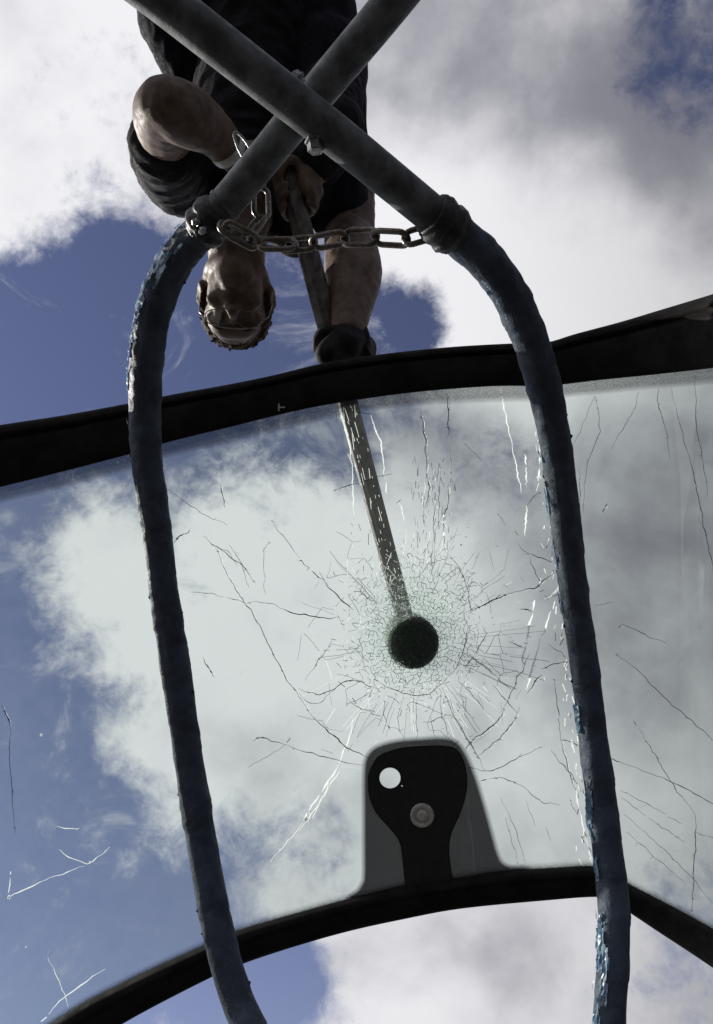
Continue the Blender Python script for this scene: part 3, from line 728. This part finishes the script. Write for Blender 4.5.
tB, pB, axB = cage('cage_tube', 'right bent steel tube in dark blue foam, its bare end crossing over the other', [(608, 1040, .88), (612, 985, .91), (614, 930, .94), (611, 880, .97), (605, 830, .99), (595, 750, 1.02), (585, 670, 1.03), (574, 590, 1.03), (563, 500, 1.02), (553, 430, .995), (540, 370, .96), (520, 315, .92), (490, 265, .875), (446, 226, .83)],
    [(446, 226, .83), (400, 188, .80), (340, 139, .765), (280, 92, .735), (220, 45, .71), (160, -2, .69), (80, -62, .66), (-20, -140, .62)],
    lambda f: .0191 + .0026 * max(0, min(1, (f - .68) / .2)), 8.0, (.26, .9), [(.89, .955, -RIGHT - UP * .5 - FWD * .45, .45, .12), (.40, .56, -RIGHT - FWD * .2, .55, .02), (.30, .395, -RIGHT - FWD * .5, .65, -.06), (.62, .8, -RIGHT, .4, .15)])
# clamp bolt where the bare tubes cross
def bolt(p, axis, parent, r=.0085, L=.020):
    bm = bmesh.new(); lathe(bm, p, axis, [(0, r * .6), (L * .35, r * .6), (L * .36, r * 1.25), (L * .48, r * 1.25), (L * .5, r), (L * .92, r), (L, r * .75)], 6)
    return obj('clamp_bolt', bm, M['zinc'], parent, smooth=False)
bolt(P(314, 134, .755), V(.12, -1, -.15), tB); bolt(P(303, 82, .80), V(-.7, .7, .1), tB, .006, .014)
bolt(P(441, 238, .835), V(-.5, -1, -.1), tB, .004, .010); bolt(P(200, 222, .895), V(-1, -.3, -.5), tA, .004, .010); bolt(P(205, 228, .89), V(-.6, -1, -.6), tA, .0035, .010)
# weld / strap band on the first tube near its collar
bm = bmesh.new(); i0 = 4
tube(bm, [pA[8] + (pA[9] - pA[8]).normalized() * s * .001 for s in range(-3, 4)], lambda i, f, th: RP + .0012 * math.sin(math.pi * f) + .0006, 24); obj('weld_seam', bm, M['steel'], tA)

# ------------------------------------------------------------------ chain
LW, LL, LR = .0094, .0440, .0035
def link_mesh():
    bm = bmesh.new(); pts = []; h = LL / 2 - LW
    for k in range(9): a = -math.pi / 2 + math.pi * k / 8; pts.append(Vector((h + LW * math.cos(a), LW * math.sin(a), 0)))
    for k in range(9): a = math.pi / 2 + math.pi * k / 8; pts.append(Vector((-h + LW * math.cos(a), LW * math.sin(a), 0)))
    tube(bm, pts, LR, 10, closed=True)
    me = bpy.data.meshes.new('chain_link'); bmesh.ops.recalc_face_normals(bm, faces=bm.faces); bm.to_mesh(me); bm.free()
    me.materials.append(M['chain']); me.polygons.foreach_set('use_smooth', [True] * len(me.polygons)); return me
LM = link_mesh()
def chain(name, label, pts, twist0):
    t = thing(name, label, 'chain', P(*pts[0]), None)
    path = [Vector(q) for q in spline([tuple(P(*p)) for p in pts], 16)]
    path = resample(path, LL - 2 * LR - .0014)
    for i in range(len(path) - 1):
        a, b = path[i], path[i + 1]; x = (b - a).normalized(); z0 = -FWD
        z0 = (z0 - x * z0.dot(x)).normalized(); y0 = z0.cross(x)
        an = twist0 + (math.pi / 2 if i % 2 else 0) + .22 * math.sin(i * 2.3)
        y = y0 * math.cos(an) + z0 * math.sin(an); z = x.cross(y)
        m = Matrix(((x.x, y.x, z.x, 0), (x.y, y.y, z.y, 0), (x.z, y.z, z.z, 0), (0, 0, 0, 1))); m.translation = (a + b) / 2
        o = bpy.data.objects.new('chain_link', LM); COL.objects.link(o); o.parent = t
        o.matrix_world = m
        o.matrix_parent_inverse = Matrix.Translation(t.location).inverted(); o.matrix_basis = m
    return t
chain('chain', 'rusty steel chain strung level between the two taped collars', [(440, 229, .835), (419, 236, .84), (395, 240, .85), (360, 236, .87), (325, 241, .885), (290, 246, .895), (262, 244, .90), (240, 235, .90), (222, 226, .885)], .35)
chain('chain', 'short rusty chain end hanging down from behind the crossing tube to the level chain', [(262, 152, .93), (259, 178, .935), (264, 205, .93), (256, 232, .915), (246, 240, .905)], 1.0)
chain('chain', 'short slack loop of chain bunched against the left taped collar', [(224, 226, .878), (238, 243, .88), (260, 244, .882), (280, 235, .88), (296, 244, .882)], .8)
# spring hook
t = thing('snap_hook', 'small bright wire snap hook hanging behind the crossing tube', 'hook', P(238, 142, .95))
hp = [P(x, y, .96) for x, y in ((243, 158), (238, 148), (234, 136), (235, 132), (240, 135), (246, 142), (250, 150), (248, 158))]
bm = bmesh.new(); tube(bm, resample([Vector(q) for q in spline([tuple(p) for p in hp], 8)], .003), .0017, 8, closed=True); obj('hook_wire', bm, M['zinc'], t)

# ------------------------------------------------------------------ sledgehammer
gn = (on(423, 643) - on(403, 643)).cross(on(413, 653) - on(413, 633)).normalized()
if gn.dot(FWD) < 0: gn = -gn
HB = on(413, 643, .0076)                   # where the face meets the glass
hax = gn                       # axis of the head
htop = P(279, 140, 1.45); hmid = HB + hax * .064
sh = thing('sledgehammer', 'long wooden handled sledgehammer driven against the outside of the cracked glass', 'sledgehammer', HB)
bm = bmesh.new()
lathe(bm, HB, hax, [(0, .036), (.002, .0405), (.006, .0425), (.040, .0425), (.047, .038), (.080, .038), (.087, .0415), (.122, .0415), (.128, .036)], 28)
obj('hammer_head', bm, M['iron'], sh)
hdir = (htop - hmid).normalized(); hlen = (htop - hmid).length
bm = bmesh.new(); hp = resample([hmid - hdir * .045, htop], .012)
def hrad(i, f, th):
    r = lerp(.0138, .0200, min(1, f * 1.5)) if f < .9 else .0205
    return r * (1 + .05 * math.cos(2 * th)) + .0011 * math.cos(11 * th + .6) + .0004 * math.cos(23 * th)
tube(bm, hp, hrad, 36)
obj('handle', bm, M['wood'], sh)
def hpt(py):                     # point of the handle axis seen at height py
    lo, hi = 0.0, 1.0
    for _ in range(40):
        m_ = (lo + hi) / 2; p = hmid.lerp(htop, m_) - CAM
        y = 512 - FOC * p.dot(UP) / p.dot(FWD)
        if y > py: lo = m_
        else: hi = m_
    return hmid.lerp(htop, lo)

# ------------------------------------------------------------------ the man with the hammer
pr = thing('person', 'person bending over in black shirt and shorts, gripping the hammer and looking down', 'person', P(345, 352, 1.31))
body = bmesh.new()
# standing leg
ank = P(349, 330, 1.345); knee = P(349, 232, 1.58); hipR = P(310, 20, 1.70); hipL = P(222, 10, 1.70)
limb(body, [(ank, .031), (P(351, 305, 1.39), .043), (P(353, 275, 1.455), .0575), (P(351, 248, 1.53), .055), (knee, .056), (P(340, 170, 1.64), .072), (hipR, .085)])
ball(body, P(349, 236, 1.545), (.046, .046, .040), seg=14)              # kneecap
limb(body, [(P(350, 336, 1.365), .030), (P(345, 345, 1.34), .030), (P(332, 350, 1.315), .022)])      # foot inside the shoe
# other leg, stepping up out of the picture
limb(body, [(hipL, .09), (P(170, -60, 1.62), .078), (P(120, -140, 1.54), .056), (P(60, -90, 1.72), .052), (P(10, -50, 1.9), .036), (P(-30, -40, 1.9), .03)])
# trunk
limb(body, [(P(266, 0, 1.72), .14), (P(264, 70, 1.71), .125), (P(255, 135, 1.70), .130), (P(250, 185, 1.68), .10)], sides=24)
neck0 = P(250, 205, 1.62)
shL = P(186, 182, 1.60); shR = P(322, 168, 1.64)
limb(body, [(shL, .055), (P(250, 180, 1.68), .07), (shR, .055)])
# head
HK = .90
HC = P(236, 297, 1.47)
hu = V(-.10, -.78, .62).normalized()                     # chin to crown
hf = V(.06, -.62, -.78); hf = (hf - hu * hf.dot(hu)).normalized(); hs = hu.cross(hf).normalized()
if hs.dot(RIGHT) < 0: hs = -hs
def H(a, b, c): return HC + (hs * a + hu * b + hf * c) * HK
AX = (hs * HK, hu * HK, hf * HK)
limb(body, [(neck0, .060), (H(0, -.13, -.05), .056), (H(0, -.06, -.03), .055)])
ball(body, H(0, .035, -.012), (.070, .080, .090), AX, 24)               # skull
ball(body, H(0, -.015, .022), (.060, .085, .062), AX, 24)               # face
ball(body, H(0, -.070, .040), (.042, .040, .045), AX, 18)               # jaw
ball(body, H(0, -.095, .058), (.020, .016, .018), AX, 12)               # chin
for s in (-1, 1):
    limb(body, [(H(.056 * s, -.02, -.02), .018), (H(.045 * s, -.07, .01), .016), (H(.012 * s, -.096, .052), .015)])  # jawline
    ball(body, H(.040 * s, -.018, .062), (.020, .015, .016), AX, 12)    # cheekbone
    limb(body, [(H(.012 * s, .030, .083), .007), (H(.034 * s, .033, .076), .008), (H(.052 * s, .024, .058), .008)])  # brow
    ball(body, H(.031 * s, .012, .070), (.013, .010, .010), AX, 12)     # eye
    ball(body, H(.073 * s, .000, -.012), (.006, .030, .018), AX, 14)    # ear
    limb(body, [(H(.076 * s, -.022, -.008), .006), (H(.082 * s, .0, -.026), .005), (H(.083 * s, .022, -.020), .006), (H(.077 * s, .026, -.004), .005)])
    limb(body, [(H(.008 * s, -.045, .083), .005), (H(.024 * s, -.047, .072), .004)])  # lips
ball(body, H(0, .040, .050), (.055, .035, .040), AX, 18)                # forehead
limb(body, [(H(0, .022, .084), .007), (H(0, .004, .095), .008), (H(0, -.014, .106), .011)])  # nose
for s in (-1, 1): ball(body, H(.011 * s, -.018, .095), .008, seg=10)
limb(body, [(H(-.020, -.054, .076), .005), (H(0, -.056, .085), .006), (H(.020, -.054, .076), .005)])
# arms
elL = P(166, 106, 1.22); wrL = P(236, 159, 1.36)
limb(body, [(shL, .058), (P(172, 150, 1.43), .052), (P(163, 120, 1.28), .050), (elL, .046), (P(186, 116, 1.24), .050), (P(212, 132, 1.30), .040), (wrL, .028)])
elR = P(332, 122, 1.47); wrR = P(308, 178, 1.43)
limb(body, [(shR, .058), (P(332, 145, 1.55), .048), (elR, .043), (P(326, 148, 1.45), .040), (wrR, .027)])
def fist(py, wrist, thumb_sign):
    """a hand closed round the handle: palm, four bent fingers of unequal length, thumb from the side"""
    c = hpt(py); ax = hdir
    w = wrist - c; w = (w - ax * w.dot(ax)).normalized(); b = ax.cross(w).normalized() * thumb_sign
    rh = .0205
    palm = c + w * (rh + .013)
    ball(body, palm, (.015, .042, .030), (w, ax, b), 16)
    limb(body, [(wrist, .028), (wrist.lerp(palm, .55), .027), (palm + w * .004, .022)])
    for k, (o, r_, end) in enumerate(((-.031, .0082, 228), (-.0105, .0092, 250), (.0105, .0095, 255), (.031, .0090, 240))):
        pts = []
        for j in range(9):
            a = R(lerp(-25, end, j / 8)) ; rr = rh + r_ * .85 + (.006 if j in (1, 2) else 0) + (.002 if j in (5,) else 0)
            q = c + ax * (o * (1 - .12 * j / 8)) + (w * math.cos(a) + b * math.sin(a)) * rr
            pts.append((q, r_ * (1.08 if j in (2, 5) else 1.0) * (1 - .22 * j / 8)))
        limb(body, pts, 3, 10)
    tb = palm + ax * .036 - b * .012; pts = [(tb - ax * .012, .014)]
    for j in range(6):
        a = R(lerp(-35, -140, j / 5)); pts.append((c + ax * (.046 + .010 * math.sin(j)) + (w * math.cos(a) + b * math.sin(a)) * (rh + .011), .0115 * (1 - .25 * j / 5)))
    limb(body, pts, 3, 10)
fist(196, wrR, 1); fist(158, wrL, -1)
bme = fuse(body, .0045, 3, lambda p, q: .0009 * noise.noise(p * 60) + .0012 * noise.noise(p * 24))
obj('body', bme, M['skin'], pr)
# hair: short tousled cap on the skull, back and sides
hb = bmesh.new(); hr_ = random.Random(5)
ball(hb, H(0, .050, -.022), (.074, .074, .088), AX, 24)
for k in range(170):
    a = hr_.uniform(0, 6.28); e = hr_.uniform(-.05, 1.3)
    d = hs * math.cos(a) * math.cos(e) + hf * math.sin(a) * math.cos(e) + hu * math.sin(e)
    if d.dot(hf) > .60 and e < .55: continue
    p = H(0, .045, -.024) + (hs * d.dot(hs) * .071 + hu * d.dot(hu) * .073 + hf * d.dot(hf) * .082) * HK
    tw = (hs * hr_.uniform(-1, 1) + hu * hr_.uniform(-.6, .6) + hf * hr_.uniform(-1, 1)); tw = (tw - d * tw.dot(d)).normalized()
    limb(hb, [(p - tw * .012, .006), (p + d * .004, .0055), (p + tw * .014 + d * hr_.uniform(.004, .012), .0022)], 3, 7)
for s in (-1, 1): limb(hb, [(H(.070 * s, .045, -.005), .010), (H(.072 * s, .015, .008), .007), (H(.070 * s, -.012, .012), .004)], 4, 8)
obj('hair', fuse(hb, .003, 1, lambda p, q: .0028 * noise.noise(p * 120)), M['hair'], pr)
for s in (-1, 1):
    bb = bmesh.new(); limb(bb, [(H(.014 * s, .031, .0885), .0030), (H(.034 * s, .036, .0835), .0042), (H(.054 * s, .027, .064), .0026)], 5, 8); obj('eyebrow', bb, M['hair'], pr)
# spectacles
gb = bmesh.new(); lb = bmesh.new()
for s in (-1, 1):
    lp = [H(s * (.033 + .026 * math.cos(a)), .010 + .019 * math.sin(a), .092 - .004 * abs(math.cos(a)) - .006 * (s * math.cos(a) > .3)) for a in [2 * math.pi * k / 24 for k in range(24)]]
    tube(gb, lp, .0009, 8, closed=True)
    lb.faces.new([lb.verts.new(p - hf * .0005) for p in lp])
    tube(gb, [H(s * .059, .014, .084), H(s * .073, .014, .06), H(s * .078, .014, .0), H(s * .077, .004, -.02)], .0016, 8)
tube(gb, [H(-.008, .015, .093), H(0, .018, .097), H(.008, .015, .093)], .0013, 8)
tube(gb, [H(-.052, .028, .084), H(-.02, .030, .092), H(0, .0295, .094), H(.02, .030, .092), H(.052, .028, .084)], .0017, 8)
gl = obj('spectacles', gb, M['specs'], pr); obj('lens', lb, M['lens'], gl, smooth=False)
# shirt
def folds(a, s, stretch=Vector((1, 1, 1)), off=0.0):
    def f(p, q):
        p2 = Vector((p.x * stretch.x, p.y * stretch.y, p.z * stretch.z))
        w = noise.noise(p2 * s + Vector((off, 0, 0))); w2 = noise.noise(p2 * s * 2.3 + Vector((3, off, 1)))
        return a * ((1 - abs(w) * 2.2) * .8 + .5 * w2)
    return f
sb = bmesh.new()
limb(sb, [(P(264, 40, 1.71), .150), (P(262, 80, 1.71), .145), (P(254, 135, 1.70), .143), (P(250, 182, 1.67), .110)], sides=24)
limb(sb, [(shL, .066), (P(250, 182, 1.67), .082), (shR, .068)])
limb(sb, [(P(252, 196, 1.66), .085), (P(251, 212, 1.61), .068)])
limb(sb, [(P(200, 180, 1.62), .070), (shL, .070), (P(176, 176, 1.54), .068), (P(168, 160, 1.44), .065), (P(164, 146, 1.38), .063)])
limb(sb, [(shR, .070), (P(330, 147, 1.56), .060), (P(334, 124, 1.475), .057), (P(326, 146, 1.45), .053), (P(319, 158, 1.44), .048)])
limb(sb, [(P(330, 112, 1.49), .058), (P(332, 92, 1.56), .062), (P(320, 120, 1.62), .07)])
limb(sb, [(P(285, 215, 1.60), .06), (P(290, 243, 1.58), .028), (P(302, 246, 1.60), .018)])   # slack front of the shirt hanging down
limb(sb, [(P(300, 150, 1.62), .07), (P(290, 210, 1.60), .058)])
obj('shirt', fuse(sb, .006, 2, folds(.007, 17, Vector((.6, 1, 1.6)))), M['shirt'], pr)
# shorts
tb = bmesh.new()
limb(tb, [(P(262, -30, 1.72), .165), (P(264, 25, 1.72), .160)], sides=24)
limb(tb, [(hipR, .108), (P(318, 70, 1.69), .098), (P(324, 130, 1.66), .086), (P(331, 176, 1.63), .074), (P(337, 204, 1.60), .066), (P(339, 212, 1.59), .063)])
limb(tb, [(P(326, 60, 1.66), .092), (P(334, 150, 1.62), .072), (P(343, 205, 1.59), .060)])
limb(tb, [(hipL, .115), (P(178, -25, 1.66), .10), (P(150, -80, 1.6), .09)])
limb(tb, [(P(175, 20, 1.70), .085), (P(190, 70, 1.72), .06)])
limb(tb, [(P(315, 40, 1.72), .10), (P(322, 110, 1.72), .08)])
obj('shorts', fuse(tb, .006, 2, folds(.005, 15, Vector((1.6, 1, .6)), 5)), M['shorts'], pr)
# shoe
kb = bmesh.new()
limb(kb, [(P(361, 349, 1.40), .030), (P(351, 347, 1.36), .036), (P(338, 350, 1.32), .032), (P(327, 354, 1.285), .022)])
limb(kb, [(P(348, 339, 1.345), .034), (P(343, 346, 1.32), .034)])
limb(kb, [(P(350, 337, 1.355), .0365), (P(352, 347, 1.36), .037)])
obj('shoe', fuse(kb, .004, 2, lambda p, q: .0012 * noise.noise(p * 40)), M['shoe'], pr)
kb = bmesh.new(); so_ = []
for k in range(26):              # flat rubber sole with a rounded toe
    a = 2 * math.pi * k / 26; u, v_ = math.cos(a), math.sin(a); so_.append((u, v_))
up_ = Vector((0, 0, 1)); c_ = P(345, 355.5, 1.345); ln = (P(322, 356, 1.28) - P(369, 355, 1.43)); ln.z = 0; hl = ln.length / 2 + .012; ln.normalize(); wd = up_.cross(ln)
rg = []
for z_, sc in ((-.006, .96), (.0, 1.0), (.010, 1.0), (.014, .95)):
    rg.append([kb.verts.new(c_ + ln * u * hl * sc + wd * v_ * (.040 + .007 * u) * sc * (1 - .12 * math.cos(2 * math.acos(max(-1, min(1, u))))) + up_ * z_) for u, v_ in so_])
for a, b in zip(rg, rg[1:]):
    for k in range(26): kb.faces.new((a[k], a[(k + 1) % 26], b[(k + 1) % 26], b[k]))
kb.faces.new(rg[0][::-1]); kb.faces.new(rg[-1])
obj('sole', kb, M['rubber'], bpy.data.objects['shoe'])
# white wristband
d_ = (wrL - P(212, 132, 1.30)).normalized()
bm = bmesh.new(); c = wrL - d_ * .026
tube(bm, [c + d_ * s for s in (-.009, -.008, 0, .008, .009)], lambda i, f, th: (.0315, .034, .0345, .0335, .031)[i], 24); obj('wristband', bm, M['white_band'], pr)
